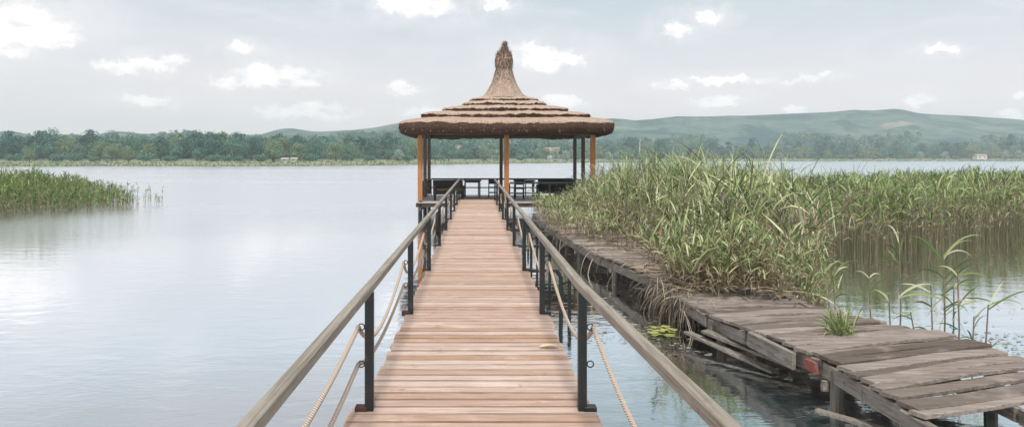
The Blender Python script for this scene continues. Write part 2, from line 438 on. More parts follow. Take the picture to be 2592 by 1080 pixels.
# ------------------------------------------------------------------ boardwalk
SP = 3.08; PZ = [4.99+SP*k for k in range(-2, 9)]
bw = empty('boardwalk', (0, 0, 0), 'new pinkish wooden boardwalk with rope and black post railings leading to the gazebo', 'boardwalk')
m = MB(); y = -3.0; pitch = SP/21
END = 31.4
while y < END:
    near = y < 4.95
    hl = (.845 if near else .775)+random.uniform(-.012, .018)
    hr = .775+random.uniform(-.012, .02) if not near else .80
    gap = random.uniform(.034, .050)
    m.box(((hr-hl)/2, y+pitch/2, DECK-.016+random.uniform(-.0025, .0025)), (hl+hr, pitch-gap, .032),
          Matrix.Rotation(random.uniform(-.003, .003), 3, 'Z') @ Matrix.Rotation(random.uniform(-.006, .006), 3, 'X'))
    y += pitch
m.build('deck', M['deck'], bw)
for sx in (-.70, 0, .66):
    m = MB(); m.beam((sx, -3, DECK-.115), (sx, END, DECK-.115), .07, .15); m.build('joist', M['beam'], bw)
m = MB(); m.box((-.02, END+.02, DECK-.06), (1.58, .035, .17)); m.build('end_board', M['beam'], bw)
for k, z in enumerate(PZ):
    for sx in (-.62, .58):
        m = MB(); m.tube([(sx, z+.15, DECK-.19), (sx, z+.15, -2.1)], .05, 10); m.build('pile', M['steel'], bw)
    m = MB(); m.beam((-.75, z+.15, DECK-.22), (.72, z+.15, DECK-.22), .06, .06); m.build('cross_beam', M['steel'], bw)
PL = {-2: -.745, -1: -.74}; PRx = {-2: .93, -1: .80}
def postx(side, k):
    if side < 0: return PL.get(k-2, -.727)
    return PRx.get(k-2, .708)
RB = EYE-.905      # underside of the handrail
for side in (-1, 1):
    for k, z in enumerate(PZ):
        x = postx(side, k)
        m = MB(); m.box((x, z, (DECK-.05+RB)/2), (.058, .058, RB-DECK+.05))
        p = m.build('railing_post', M['steel'], bw)
        b = MB(); b.box((x+side*.052, z, DECK+.008), (.085, .075, .045)); b.build('foot_bracket', M['rust'] if side < 0 else M['steel'], p)
        for hh in (.56, .31):
            r = MB(); cx = x+side*.055
            r.tube([(cx+.022*math.cos(a), z, DECK+hh+.022*math.sin(a)) for a in [i*math.pi/5 for i in range(11)]], .0045, 6, cap=False)
            r.build('rope_ring', M['steel'], p, True)
    # handrail, one board per bay, butted end to end
    for k in range(len(PZ)-1):
        a = Vector((postx(side, k), PZ[k]+.0, RB+.03)); b = Vector((postx(side, k+1), PZ[k+1], RB+.03))
        a.z += random.uniform(-.002, .002)
        if side > 0 and k == 1: a.z += .03
        if side > 0 and k == 0: b.z += .03; a.z += .06
        m = MB(); dd = (b-a).normalized()
        m.beam(a+dd*.002, b-dd*.002, .056, .056)
        m.build('handrail', M['rail'], bw)
    for k in range(len(PZ)-1):
        for hh in ((.56, .31) if side < 0 else (.56,)):
            a = Vector((postx(side, k)+side*.075, PZ[k], DECK+hh)); b = Vector((postx(side, k+1)+side*.075, PZ[k+1], DECK+hh))
            sag = (.30 if hh > .4 else .24)*random.uniform(.85, 1.15)
            if side > 0: sag = .38*random.uniform(.9, 1.1)
            if side < 0 and k == 1: sag = .20
            pts = []
            for i in range(25):
                t = i/24; q = a.lerp(b, t); q.z -= sag*4*t*(1-t)
                q.x += side*.05*4*t*(1-t); pts.append(q)
            m = MB(); m.tube(pts, .0155, 8); m.build('rope', M['rope'], bw, True)
m = MB()
for c in range(4):
    m.tube([(postx(-1, 5)-.05+.01*c, PZ[5]+.13*math.cos(a)*(1+.06*c), 1.13+.20*math.sin(a)*(1+.05*c)) for a in [i*math.pi/9 for i in range(19)]], .022, 7)
tag(m.build('rope_coil', M['wicker'], None, True), 'dark coil of rope hung outside the left railing of the boardwalk', 'rope coil')
# outrigger supports on the right side
for k in (4, 5, 6, 7):
    z = PZ[k]
    m = MB(); m.beam((.74, z, DECK+.0), (1.23, z, DECK+.0), .045, .045); m.tube([(1.2, z, DECK-.0), (1.26, z, DECK-.1), (1.27, z, -2.1)], .032, 8)
    m.tube([(1.42, z+.25, DECK-.1), (1.42, z+.25, -2.1)], .028, 8); m.beam((1.27, z, .5), (1.42, z+.25, .5), .03, .03)
    m.build('outrigger', M['steel'], bw)
# dry leaf on the deck
m = MB(); lx, ly, _ = at(1389, 881, DECK)
n = 9; top = []
for i in range(n):
    t = i/(n-1); w = .028*math.sin(math.pi*t)**.7
    top += [(lx-.085+.17*t, ly-w, DECK+.012+.018*math.sin(3*t)), (lx-.085+.17*t, ly, DECK+.006+.012*math.sin(3*t)), (lx-.085+.17*t, ly+w, DECK+.02+.018*math.sin(3*t))]
F = []
for i in range(n-1):
    F += [(3*i, 3*i+3, 3*i+4, 3*i+1), (3*i+1, 3*i+4, 3*i+5, 3*i+2)]
m.add(top, F); o = m.build('fallen_leaf', M['dryleaf'], None, True)
tag(o, 'pale dry curled leaf lying on the boardwalk planks near the right railing', 'leaf')

# ------------------------------------------------------------------ gazebo
GX, GY = 1.14+.02, 32.0
HX, HY = 3.42, 2.7
gz0 = empty('gazebo', (GX, GY, 0), 'square gazebo on stilts with tiered thatched roof and tall straw spire', 'gazebo')
PT = EYE+.90
for ix in (-1, 0, 1):
    for iy in (-1, 0, 1):
        if ix == 0 and iy == 0: continue
        w = .185 if iy < 0 else .15
        x, y_ = GX+ix*HX + (-.04 if ix==0 and iy>0 else 0), GY+iy*HY
        m = MB(); m.box((x, y_, (DECK+PT)/2), (w, w, PT-DECK)); p = m.build('post', M['gpost' if iy < 0 else 'beam'], gz0)  # posts behind the front row: shade put into the colour by darker wood
        m = MB(); m.tube([(x, y_, DECK-.16), (x, y_, -2.1)], .085, 10); m.build('stilt', M['steel'], gz0)
m = MB(); y = GY-HY-.15
while y < GY+HY+.15:
    hw = HX+.15
    m.box((GX, y+.07, DECK-.075), (2*hw, .132, .03)); y += .142
m.build('floor', M['gfloor'], gz0)
for sy in (-1, 0, 1):
    m = MB(); m.beam((GX-HX-.17, GY+sy*HY, DECK-.175), (GX+HX+.17, GY+sy*HY, DECK-.175), .12, .16); m.build('floor_beam', M['beam'], gz0)
for sx in (-1, 1):
    m = MB(); m.beam((GX+sx*HX, GY-HY-.2, DECK-.33), (GX+sx*HX, GY+HY+.2, DECK-.33), .1, .14); m.build('floor_beam', M['beam'], gz0)
for (a, b) in (((-1, -1), (1, -1)), ((-1, 1), (1, 1)), ((-1, -1), (-1, 1)), ((1, -1), (1, 1))):
    m = MB(); m.beam((GX+a[0]*HX, GY+a[1]*HY, PT+.06), (GX+b[0]*HX, GY+b[1]*HY, PT+.06+(.002 if a[0] == b[0] else 0)), .13, .13); m.build('roof_beam', M['beam'], gz0)
# railing of the gazebo (back and sides, and the front to the right of the entrance)
def grail(a, b):
    a = Vector(a); b = Vector(b); L = (b-a).length; n = max(2, int(L/1.1))
    m = MB(); m.beam(a+Vector((0, 0, .76)), b+Vector((0, 0, .76)), .06, .07)
    m.beam(a+Vector((0, 0, .36)), b+Vector((0, 0, .36)), .04, .05)
    for i in range(n+1):
        q = a.lerp(b, i/n); m.box(q+Vector((0, 0, .37)), (.05, .05, .73))
    m.build('balustrade', M['darkwood'], gz0)
fz = DECK-.06
grail((GX-HX+.1, GY+HY, fz), (GX+HX-.1, GY+HY, fz))
grail((GX-HX, GY-HY+.12, fz), (GX-HX, GY+HY-.12, fz)); grail((GX+HX, GY-HY+.12, fz), (GX+HX, GY+HY-.12, fz))
grail((GX+.12, GY-HY, fz), (GX+HX-.12, GY-HY, fz))

# roof: rounded-square rings
def ring(ax, ay, z, n=200, p=5.5, wob=.0, seed=0):
    out = []
    for i in range(n):
        a = 2*math.pi*i/n + .01
        c, s = math.cos(a), math.sin(a)
        r = (abs(c)**p+abs(s)**p)**(-1/p)
        w = wob*(math.sin(5*a+seed)+.7*math.sin(11*a+2*seed)+.5*math.sin(23*a+seed*3)+.5*math.sin(41*a+seed*5)); r += random.uniform(-1, 1)*wob*.22
        out.append((GX+ax*r*c*(1+w*.12), GY+ay*r*s*(1+w*.12), z+w*.5+random.uniform(-1, 1)*wob*.75))
    return out
def rings_mesh(m, rings, mi=0, cap_top=False):
    n = len(rings[0]); base = len(m.v)
    vs = [v for r in rings for v in r]
    F = [(i*n+k, i*n+(k+1) % n, (i+1)*n+(k+1) % n, (i+1)*n+k) for i in range(len(rings)-1) for k in range(n)]
    m.add(vs, F, mi)
TI = [  # ax, top-edge height above the eye, edge thickness
    (4.30, 1.40, .50), (3.42, 1.74, .155), (2.58, 2.02, .15), (1.78, 2.28, .13), (1.46, 2.48, .11), (.98, 2.60, .06)]
roof = None
straw_spots = []
for i, (ax, H, th) in enumerate(TI):
    ay = ax*.845
    nx = TI[i+1] if i+1 < len(TI) else (.70, 2.78, 0)
    zt = EYE+H
    m = MB(); pw = 9 if i < 3 else (3.6 if i < 5 else 2.4)
    wob = .035 if i < 4 else .02
    inn = nx[0]-.12
    seed = i*1.7
    if i == 0:
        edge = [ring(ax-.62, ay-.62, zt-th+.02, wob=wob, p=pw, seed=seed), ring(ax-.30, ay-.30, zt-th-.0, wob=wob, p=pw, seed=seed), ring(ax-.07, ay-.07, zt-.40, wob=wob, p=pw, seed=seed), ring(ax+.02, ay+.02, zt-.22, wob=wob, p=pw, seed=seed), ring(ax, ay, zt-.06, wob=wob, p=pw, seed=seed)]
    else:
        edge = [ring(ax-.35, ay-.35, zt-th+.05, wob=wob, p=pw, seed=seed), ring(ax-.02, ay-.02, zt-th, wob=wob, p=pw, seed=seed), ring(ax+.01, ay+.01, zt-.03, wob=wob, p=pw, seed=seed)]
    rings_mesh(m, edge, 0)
    tops = []
    for q in (0, .04, .2, .45, .7, 1):
        aa = ax+(inn-ax)*q; bb = aa*.845
        hz = (nx[1]-(nx[2] if nx[2] else 0)+.025) - H
        lift = math.sin(q*math.pi)*.03
        tops.append(ring(aa, bb, zt-.03*(q < .03)+hz*q+lift, wob=wob*(1-.5*q), p=pw, seed=seed))
    tops[0] = edge[-1]
    rings_mesh(m, tops, 1)
    o = m.build('thatch_tier', [M['thatch_shaded'], M['thatch']], gz0, True)
    straw_spots.append((ax, ay, zt, th, pw))
# inner ceiling
m = MB()
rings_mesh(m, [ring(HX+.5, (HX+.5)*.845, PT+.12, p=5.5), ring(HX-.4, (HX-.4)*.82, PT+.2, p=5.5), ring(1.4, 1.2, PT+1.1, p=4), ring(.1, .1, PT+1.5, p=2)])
m.build('ceiling', M['thatch_shaded'], gz0, True)
# straw fringe of the eaves and tiers
m = MB()
for (ax, ay, zt, th, pw) in straw_spots:
    n = int(2300*ax/4)
    for _ in range(n):
        a = random.uniform(0, 2*math.pi); c, s = math.cos(a), math.sin(a)
        r = (abs(c)**pw+abs(s)**pw)**(-1/pw)
        f = random.random()
        p = Vector((GX+ax*r*c, GY+ay*r*s, zt-th*f*.8+random.uniform(-.02, .02)))
        out = Vector((c, s, 0))
        d = (out*random.uniform(.3, 1)+Vector((random.uniform(-.6, .6), random.uniform(-.6, .6), random.uniform(-.8, .3)))).normalized()
        L = random.uniform(.04, .15); w = random.uniform(.006, .015)
        sd_ = d.cross(Vector((0, 0, 1))).normalized()*w
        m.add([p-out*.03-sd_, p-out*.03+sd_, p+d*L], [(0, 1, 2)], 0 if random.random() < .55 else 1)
m.build('straw_fringe', [M['thatch_shaded'], M['thatch']], gz0)
# spire
prof = [(1.02, 2.56), (.88, 2.66), (.75, 2.80), (.64, 2.98), (.52, 3.22), (.43, 3.48), (.36, 3.76), (.33, 3.86), (.35, 3.96), (.37, 4.12), (.36, 4.30), (.31, 4.44), (.26, 4.54), (.16, 4.62), (.10, 4.74), (.06, 4.88), (.02, 5.04)]
m = MB(); n = 64; rr = []
for j, (r0, h) in enumerate(prof):
    row = []
    lean = .0 if h < 4.5 else (h-4.5)*.10
    for i in range(n):
        a = 2*math.pi*i/n
        q = r0*(1+.05*math.sin(9*a)+.03*math.sin(17*a+j*.3)+random.uniform(-.03, .03)*(2.2 if h > 3.9 else 1))
        row.append((GX+lean+q*math.cos(a), GY+q*math.sin(a), EYE+h))
    rr.append(row)
rings_mesh(m, rr, 1)
sp = m.build('spire', [M['thatch'], M['thatch_spire']], gz0, True)
m = MB()
for _ in range(3200):
    h = random.uniform(2.7, 4.95) if random.random() < .6 else random.uniform(3.85, 4.9)
    r0 = np.interp(h, [q[1] for q in prof], [q[0] for q in prof]); a = random.uniform(0, 2*math.pi)
    lean = .0 if h < 4.5 else (h-4.5)*.10
    p = Vector((GX+lean+r0*math.cos(a), GY+r0*math.sin(a), EYE+h)); out = Vector((math.cos(a), math.sin(a), 0))
    up = 1 if h > 4.3 else -1
    d = (out*random.uniform(.1, .55)+Vector((random.uniform(-.25, .25), random.uniform(-.25, .25), up*random.uniform(.4, 1)))).normalized()
    L = random.uniform(.06, .2); sd_ = d.cross(out).normalized()*random.uniform(.006, .013)
    m.add([p-sd_, p+sd_, p+d*L], [(0, 1, 2)], 0 if random.random() < (.42 if h > 3.5 else .12) else 1)
m.build('straw', [M['thatch_shaded'], M['thatch']], sp)

# furniture in the gazebo
FZ = DECK-.06+.0
def armchair(x, y, w, label, grp, rz=0, cush=True):
    r = empty('wicker_armchair', (x, y, FZ), label, 'armchair', grp)
    def P(nm, fn, mt):
        m = MB(); fn(m)
        if rz:
            m.v = [tuple(Matrix.Rotation(rz, 3, 'Z') @ (Vector(v)-Vector((x, y, 0)))+Vector((x, y, 0))) for v in m.v]
        return m.build(nm, mt, r)
    P('seat', lambda m: m.box((x, y, FZ+.33), (w-.16, .58, .16)), M['wicker'])
    P('backrest', lambda m: m.beam((x, y+.27, FZ+.25), (x, y+.40, FZ+.82), w, .09, up=(0, 1, 0)), M['wicker'])
    for s in (-1, 1):
        P('arm', lambda m: (m.box((x+s*(w/2-.05), y, FZ+.34), (.09, .62, .44)), m.box((x+s*(w/2-.05), y, FZ+.585), (.12, .66, .05))), M['wicker'])
        for t in (-1, 1):
            P('leg', lambda m: m.box((x+s*(w/2-.06), y+t*.26, FZ+.06), (.05, .05, .12)), M['wicker'])
    if cush: P('cushion', lambda m: m.box((x, y-.02, FZ+.455), (w-.2, .54, .09)), M['cushion'])
    return r
def table(x, y, w, d, label, grp):
    r = empty('dining_table', (x, y, FZ), label, 'table', grp)
    m = MB(); m.box((x, y, FZ+.735), (w, d, .045)); m.build('tabletop', M['darkwood'], r)
    m = MB(); m.box((x, y, FZ+.68), (w-.12, d-.12, .06)); m.build('apron', M['darkwood'], r)
    for s in (-1, 1):
        for t in (-1, 1):
            m = MB(); m.box((x+s*(w/2-.07), y+t*(d/2-.07), FZ+.325), (.06, .06, .65)); m.build('leg', M['darkwood'], r)
def chair(x, y, face, label, grp):
    r = empty('dining_chair', (x, y, FZ), label, 'chair', grp)
    m = MB(); m.box((x, y, FZ+.45), (.44, .44, .05)); m.build('seat', M['wicker'], r)
    m = MB(); m.box((x, y+face*.21, FZ+.72), (.42, .035, .22)); m.build('backrest', M['wicker'], r)
    for s in (-1, 1):
        for t in (-1, 1):
            top = .84 if t == face else .43
            m = MB(); m.box((x+s*.19, y+t*.19, FZ+top/2), (.045, .045, top)); m.build('leg', M['wicker'], r)
    m = MB(); m.box((x, y-face*.19, FZ+.2), (.36, .03, .03)); m.box((x, y+face*.19, FZ+.25), (.36, .03, .03)); m.build('stretcher', M['wicker'], r)
G1 = 'tables and chairs under the thatched gazebo'
def gx(px, Y): return (px*1.0066-1208)/1872*Y
armchair(gx(1128, 30.6), 30.6, 1.25, 'bulky dark wicker armchair by the front left gazebo post', G1, .12)
table(gx(1188, 33.2), 33.2, .80, .8, 'small dark table straight ahead at the end of the boardwalk', G1)
chair(gx(1240, 32.6), 32.6, -1, 'dark chair just left of the middle gazebo post', G1)
table(gx(1318, 33.0), 33.0, .95, .8, 'dark table just right of the middle gazebo post', G1)
chair(gx(1305, 31.6), 31.6, -1, 'dark chair in front of the table right of the middle post', G1)
armchair(gx(1375, 31.6), 31.6, .85, 'dark wicker armchair half hidden by reeds, left one of the right pair', G1, -.2, False)
armchair(gx(1425, 32.2), 32.2, .85, 'dark wicker armchair behind reeds, nearest the right side of the gazebo', G1, .3, False)

# ------------------------------------------------------------------ old pier
OD = .45
LE = [(3.52, 3.0), (3.40, 5.3), (3.36, 6.6), (3.30, 7.3), (3.18, 8.0), (2.92, 10.0), (2.76, 12.8), (2.45, 15.5), (2.2, 17.8), (2.06, 21.5), (1.95, 27.0)]
op = empty('old_pier', (3.3, 8, 0), 'weathered grey plank pier, sagging and overgrown, right of the boardwalk', 'pier')
def lex(y): return float(np.interp(y, [p[1] for p in LE], [p[0] for p in LE]))
m = MB(); y = 5.68
boards = []
while y < 26.5:
    w = random.choice((.13, .15, .17, .20, .24))*random.uniform(.92, 1.08)
    ang = R(np.interp(y, [5, 7, 9, 14, 26], [21, 19, 15, 10, 4]))+random.uniform(-.02, .02)
    L = np.interp(y, [5, 9, 14, 26], [2.10, 1.80, 1.6, 1.4])+random.uniform(-.07, .08)
    x0 = lex(y)+random.uniform(-.05, .03)
    sag = .045*math.sin(y*1.1)-.02
    tilt = random.uniform(-.016, .016)+(.02 if y > 8 else 0)
    roll = random.uniform(-.035, .035)
    if random.random() < .04: roll += .18*random.choice((-1, 1)); tilt += .05
    rot = Matrix.Rotation(ang, 3, 'Z') @ Matrix.Rotation(tilt, 3, 'Y') @ Matrix.Rotation(roll, 3, 'X')
    boards.append((x0, y, L, w, rot, sag))
    y += w*1.0+random.choice((.006, .010, .014, .018, .026))
for (x0, y, L, w, rot, sag) in boards:
    # board as a subdivided, slightly warped slab with uneven ends
    n = 9; vs = []
    wp = random.uniform(-.018, .022); cup = random.uniform(-.006, .006); e0 = random.uniform(-.02, .02)
    ph = random.uniform(0, 6)
    for i in range(n):
        t = i/(n-1); xx = L*t; bz = wp*math.sin(math.pi*t)+.006*math.sin(7*t+ph)
        ww = w*(1+.05*math.sin(5*t+ph))
        for (yy, zz) in ((-ww/2, -.016), (-ww/2, .012), (-ww/2+.008, .018), (ww/2-.008, .018), (ww/2, .012), (ww/2, -.016)):
            vs.append(rot @ Vector((xx+(e0 if i in (0, n-1) else 0)*yy*8, yy, zz+bz))+Vector((x0, y, OD+sag)))
    F = [(i*6+k, (i+1)*6+k, (i+1)*6+(k+1) % 6, i*6+(k+1) % 6) for i in range(n-1) for k in range(6)]
    F += [tuple(range(6)), tuple((n-1)*6+k for k in range(6))[::-1]]
    m.add(vs, F)
m.build('deck', M['old'], op)
def sagz(y): return .045*math.sin(y*1.1)-.02
for off in (.03, .95, 1.62):
    seg = [3.6, 5.9, 7.15, 9.6, 12.2, 15, 18.2, 22, 26.5]
    for a, b in zip(seg[:-1], seg[1:]):
        m = MB(); dx = off
        n = 5
        th = .15 if off < .1 else .12
        za = OD+sagz(a)-.035-th/2; zb = OD+sagz(b)-.035-th/2
        if off < .1 and a == 7.15: za += .0; zb -= .03
        kx = .0 if off > .1 else random.uniform(-.02, .02)
        sl = math.tan(R(18))*off*.0
        m.beam((lex(a)+dx+kx, a+.015, za), (lex(b)+dx+kx, b-.015, zb), .06, th, jitter=.006)
        m.build('stringer', M['oldbeam'], op)
bx_, by_, _ = at(2074, 922, OD-.06)
m = MB(); m.box((lex(by_)-.06, by_, OD-.07), (.035, .17, .10), Matrix.Rotation(.1, 3, 'Z'), jitter=.012)
m.build('red_patch', M['redpaint'], op)
bx_, by_, _ = at(1985, 886, OD-.08)
m = MB(); m.beam((lex(7.6)-.055, 7.45, OD-.10), (lex(8.35)-.06, 8.35, OD-.09), .045, .17, jitter=.006); m.build('splice_board', M['oldbeam'], op)
for (yy) in (4.9, 6.95, 9.3, 11.7, 14.2, 17, 20, 23.5):
    for off in (.06, 1.5):
        m = MB(); x = lex(yy)+off; ln = random.uniform(-.05, .05)
        m.tube([(x, yy, OD-.05), (x+ln*.3, yy+.01, .2), (x+ln, yy+.03, -2.1)], [.062, .058, .065], 10); m.build('pile', M['oldpost'], op)
    m = MB(); m.beam((lex(yy)-.05, yy+.09, OD-.22), (lex(yy)+1.7, yy+.12, OD-.24), .05, .1, jitter=.005); m.build('cross_beam', M['oldbeam'], op)
# near broken end, low boards
GB = 'broken boards lying at the old pier'
def board(a, b, w, th, label, mt='oldbeam'):
    a = Vector(a); b = Vector(b); mid = (a+b)/2
    m = MB(); m.beam(a-mid, b-mid, w, th, jitter=.008)
    o = m.build('fallen_board', M[mt]); o.location = mid
    tag(o, label, 'board', GB); return o
board((2.88, 9.35, .21), (3.55, 8.05, .10), .13, .035, 'pale broken board slanting into the dark water under the old pier')
board((2.72, 9.6, .14), (3.30, 8.2, .02), .10, .03, 'lower dark board half sunk beside the pale slanting board')
board((3.1, 6.75, .10), (4.6, 5.0, .03), .09, .03, 'thin board floating under the pier beside the red painted beam')
ax_, ay_, _ = at(1460, 575, OD+.05)
board((ax_-.25, ay_+.1, OD+.12), (ax_+.32, ay_-.15, OD+.06), .42, .03, 'pale loose board lying on the far part of the old pier', 'gfloor')
board((3.55, 5.38, .20), (5.0, 5.72, .24), .14, .035, 'broken low board hanging below the near end of the old pier')

# ------------------------------------------------------------------ reeds
def in_poly(P, x, y):
    c = np.zeros(len(x), bool); n = len(P); j = n-1
    for i in range(n):
        xi, yi = P[i]; xj, yj = P[j]
        t = ((yi > y) != (yj > y)) & (x < (xj-xi)*(y-yi)/(yj-yi+1e-12)+xi)
        c ^= t; j = i
    return c
def edge_dist(P, x, y):
    d = np.full(len(x), 1e9); n = len(P)
    for i in range(n):
        ax, ay = P[i]; bx, by = P[(i+1) % n]
        t = np.clip(((x-ax)*(bx-ax)+(y-ay)*(by-ay))/((bx-ax)**2+(by-ay)**2), 0, 1)
        d = np.minimum(d, np.hypot(x-ax-t*(bx-ax), y-ay-t*(by-ay)))
    return d
def sample_poly(P, n):
    P = np.array(P); lo, hi = P.min(0), P.max(0); xs, ys = [], []
    tot = 0
    while tot < n:
        x = rng.uniform(lo[0], hi[0], n); y = rng.uniform(lo[1], hi[1], n)
        k = in_poly(P.tolist(), x, y); xs.append(x[k]); ys.append(y[k]); tot += k.sum()
    return np.concatenate(xs)[:n], np.concatenate(ys)[:n]
def ribbons(base, d0, L, w, droop, side=None, seg=4, tipw=.08):
    """curved tapering leaf ribbons. base (n,3), d0 unit dir (n,3)"""
    n = len(base); up = np.array([0, 0, 1.0])
    h = d0.copy(); h[:, 2] = 0; hn = np.linalg.norm(h, axis=1, keepdims=True)+1e-9; h /= hn
    if side is None:
        ang = rng.uniform(-.9, .9, n)
        s0 = np.stack([-h[:, 1], h[:, 0], np.zeros(n)], 1)
        nrm = np.cross(s0, d0)
        side = s0*np.cos(ang)[:, None]+nrm*np.sin(ang)[:, None]
    P = base.copy(); d = d0.copy(); V = []
    for k in range(seg+1):
        t = k/seg
        ww = w*(tipw+(1-tipw)*np.sin(np.pi*min(1, .18+t*.82))**.8) if k < seg else w*tipw*.3
        ww = ww if hasattr(ww, '__len__') else np.full(n, ww)
        V.append(np.stack([P-side*ww[:, None]/2, P+side*ww[:, None]/2], 1))
        st = (L/seg)[:, None]
        P = P+d*st
        d = d-up*(droop*(1.0/seg)*(1+t*1.6))[:, None]
        d /= np.linalg.norm(d, axis=1, keepdims=True)
    V = np.concatenate(V, 1)      # n, 2*(seg+1), 3
    nv = 2*(seg+1)
    q = np.array([[2*k, 2*k+1, 2*k+3, 2*k+2] for k in range(seg)])
    Q = (np.arange(n)*nv)[:, None, None]+q[None]
    return V.reshape(-1, 3), Q.reshape(-1, 4)
def prisms(A, B, C, r0, r1):
    """3-sided stems through three points"""
    n = len(A); V = []
    for P, r in ((A, r0), (B, (r0+r1)/2), (C, r1)):
        for k in range(3):
            a = 2*math.pi*k/3
            V.append(P+np.stack([math.cos(a)*r, math.sin(a)*r, 0*r], 1))
    V = np.stack(V, 1)
    q = np.array([[3*i+k, 3*i+(k+1) % 3, 3*(i+1)+(k+1) % 3, 3*(i+1)+k] for i in range(2) for k in range(3)])
    Q = (np.arange(n)*9)[:, None, None]+q[None]
    return V.reshape(-1, 3), Q.reshape(-1, 4)
class NB:
    def __init__(s): s.V = []; s.Q = []; s.M = []; s.n = 0
    def add(s, VQ, mi):
        V, Q = VQ; s.V.append(V); s.Q.append(Q+s.n); s.M.append(np.full(len(Q), mi)); s.n += len(V)
    def build(s, name, mats, parent=None):
        return np_mesh(name, np.concatenate(s.V), np.concatenate(s.Q), np.zeros((0, 3), int), mats, np.concatenate(s.M), parent=parent)
def reeds(nb, x, y, z0, H, nleaf=11, leafL=.5, lw=.03, lean=.16, start=.25, dry=.25, plume=.12, sr=.006, droopk=1.0):
    n = len(x); A = np.stack([x, y, z0], 1)
    la = rng.uniform(0, 2*np.pi, n); lm = np.abs(rng.normal(0, lean, n))
    off = np.stack([np.cos(la)*lm*H, np.sin(la)*lm*H, 0*H], 1)
    B = A+off*.35+np.stack([0*H, 0*H, H*.52], 1); C = A+off+np.stack([0*H, 0*H, H*(1-lm*.3)], 1)
    nb.add(prisms(A, B, C, np.full(n, sr), np.full(n, sr*.5)), 2)
    k = rng.integers(max(3, nleaf-3), nleaf+3, n)
    idx = np.repeat(np.arange(n), k); m = len(idx)
    t = start+(1-start)*rng.uniform(0, 1, m)**.8
    p = np.where((t < .52)[:, None], A[idx]+(B-A)[idx]*(t/.52)[:, None], B[idx]+(C-B)[idx]*((t-.52)/.48)[:, None])
    a = rng.uniform(0, 2*np.pi, m); e = rng.uniform(.45, 1.42, m)
    d = np.stack([np.cos(a)*np.cos(e), np.sin(a)*np.cos(e), np.sin(e)], 1)
    L = leafL*rng.uniform(.55, 1.25, m)*np.clip(H[idx]/1.6, .5, 1.3); w = lw*rng.uniform(.6, 1.25, m)
    dr = rng.uniform(.15, 1.5, m)*droopk
    isdry = rng.uniform(0, 1, m) < dry*np.clip(1.9-1.9*t, 0, 1.6)
    g = ~isdry
    nb.add(ribbons(p[g], d[g], L[g], w[g], dr[g]), 0)
    if isdry.any(): nb.add(ribbons(p[isdry], d[isdry], L[isdry]*.9, w[isdry]*.8, dr[isdry]*1.6), 1)
    pl = rng.uniform(0, 1, n) < plume
    if pl.any():
        q = np.repeat(C[pl], 7, 0); mm = len(q); a = rng.uniform(0, 2*np.pi, mm); e = rng.uniform(.9, 1.45, mm)
        d = np.stack([np.cos(a)*np.cos(e), np.sin(a)*np.cos(e), np.sin(e)], 1)
        nb.add(ribbons(q-np.array([0, 0, .03]), d, rng.uniform(.10, .2, mm), np.full(mm, .022), rng.uniform(.3, 1.2, mm), seg=2), 3)
RM = [M['reed'], M['reed_dry'], M['stem'], M['plume']]
RMF = [M['reed_far'], M['reed_dry'], M['stem'], M['plume']]
# tangle on and behind the old pier
PA = [(2.85, 11.2), (3.3, 10.7), (4.2, 10.5), (4.8, 11.2), (5.6, 12.0), (6.3, 13.6), (7.6, 16.5), (9.5, 19.5), (11, 25), (9, 31), (3.2, 31), (2.3, 27.5), (2.35, 22), (2.75, 18.5), (3.15, 15), (3.25, 12.9), (2.9, 12.0)]
nb = NB()
x, y = sample_poly(PA, 2300)
ed = edge_dist(PA, x, y)
onp = (x < np.array([lex(v) for v in y])+1.75)
z0 = np.where(onp, OD, -.1)
top = np.interp((x/y), [.08, .115, .16, .21, .26, .35, .42, .50, .6], [1.12, 1.30, 1.66, 2.03, 2.10, 1.98, 1.82, 1.66, 1.55])
H = np.clip(top*(.42+.58*np.clip(ed/1.3, 0, 1))*rng.uniform(.74, 1.06, len(x))*np.where(rng.random(len(x)) < .06, 1.14, 1)*(1+.10*np.sin(x*2.1+y*.8)+.08*np.sin(x*4.7+y*1.9))-z0, .4, 3)
kk = rng.random(len(x)) < np.clip(1.5-(y-10)/9, .15, .8)
reeds(nb, x[kk], y[kk], z0[kk], H[kk], 15, .58, .022, .17, .10, .65, .06, droopk=.75)
reeds(nb, x[~kk], y[~kk], z0[~kk], H[~kk], 14, .52, .019, .14, .12, .75, .18, droopk=.8)
xs, ys = sample_poly([(3.4, 11.2), (5.0, 11.6), (6.2, 13.4), (7.4, 16.6), (6.2, 16.8), (4.6, 13.5)], 150)
reeds(nb, xs, ys, np.full(150, -.05), rng.uniform(1.2, 2.1, 150), 8, .75, .032, .42, .1, 1.0, .1, .007)
# low bushy growth along the front edge
x, y = sample_poly([(2.85, 11.0), (3.4, 10.55), (4.3, 10.3), (5.0, 11.0), (5.7, 11.9), (6.3, 13.4), (5, 13), (3.3, 12.6)], 520)
z0 = np.where(x < np.array([lex(v) for v in y])+1.7, OD, -.05)
reeds(nb, x, y, z0, rng.uniform(.35, 1.0, len(x)), 12, .42, .019, .42, .02, .8, 0, .005, .9)
# far left fringe reaching to the gazebo
x, y = sample_poly([(2.0, 19), (2.5, 17.5), (3.2, 16), (3.3, 14.5), (2.9, 17.5), (2.6, 20), (2.4, 27), (1.9, 27)], 200)
reeds(nb, x, y, np.full(len(x), OD), rng.uniform(.3, .9, len(x)), 10, .35, .018, .4, .02, .65, 0, .005, 1.3)
tag(nb.build('reed_thicket', RM), 'dense tangle of green reeds growing over the middle of the old pier', 'reeds', kind='stuff')
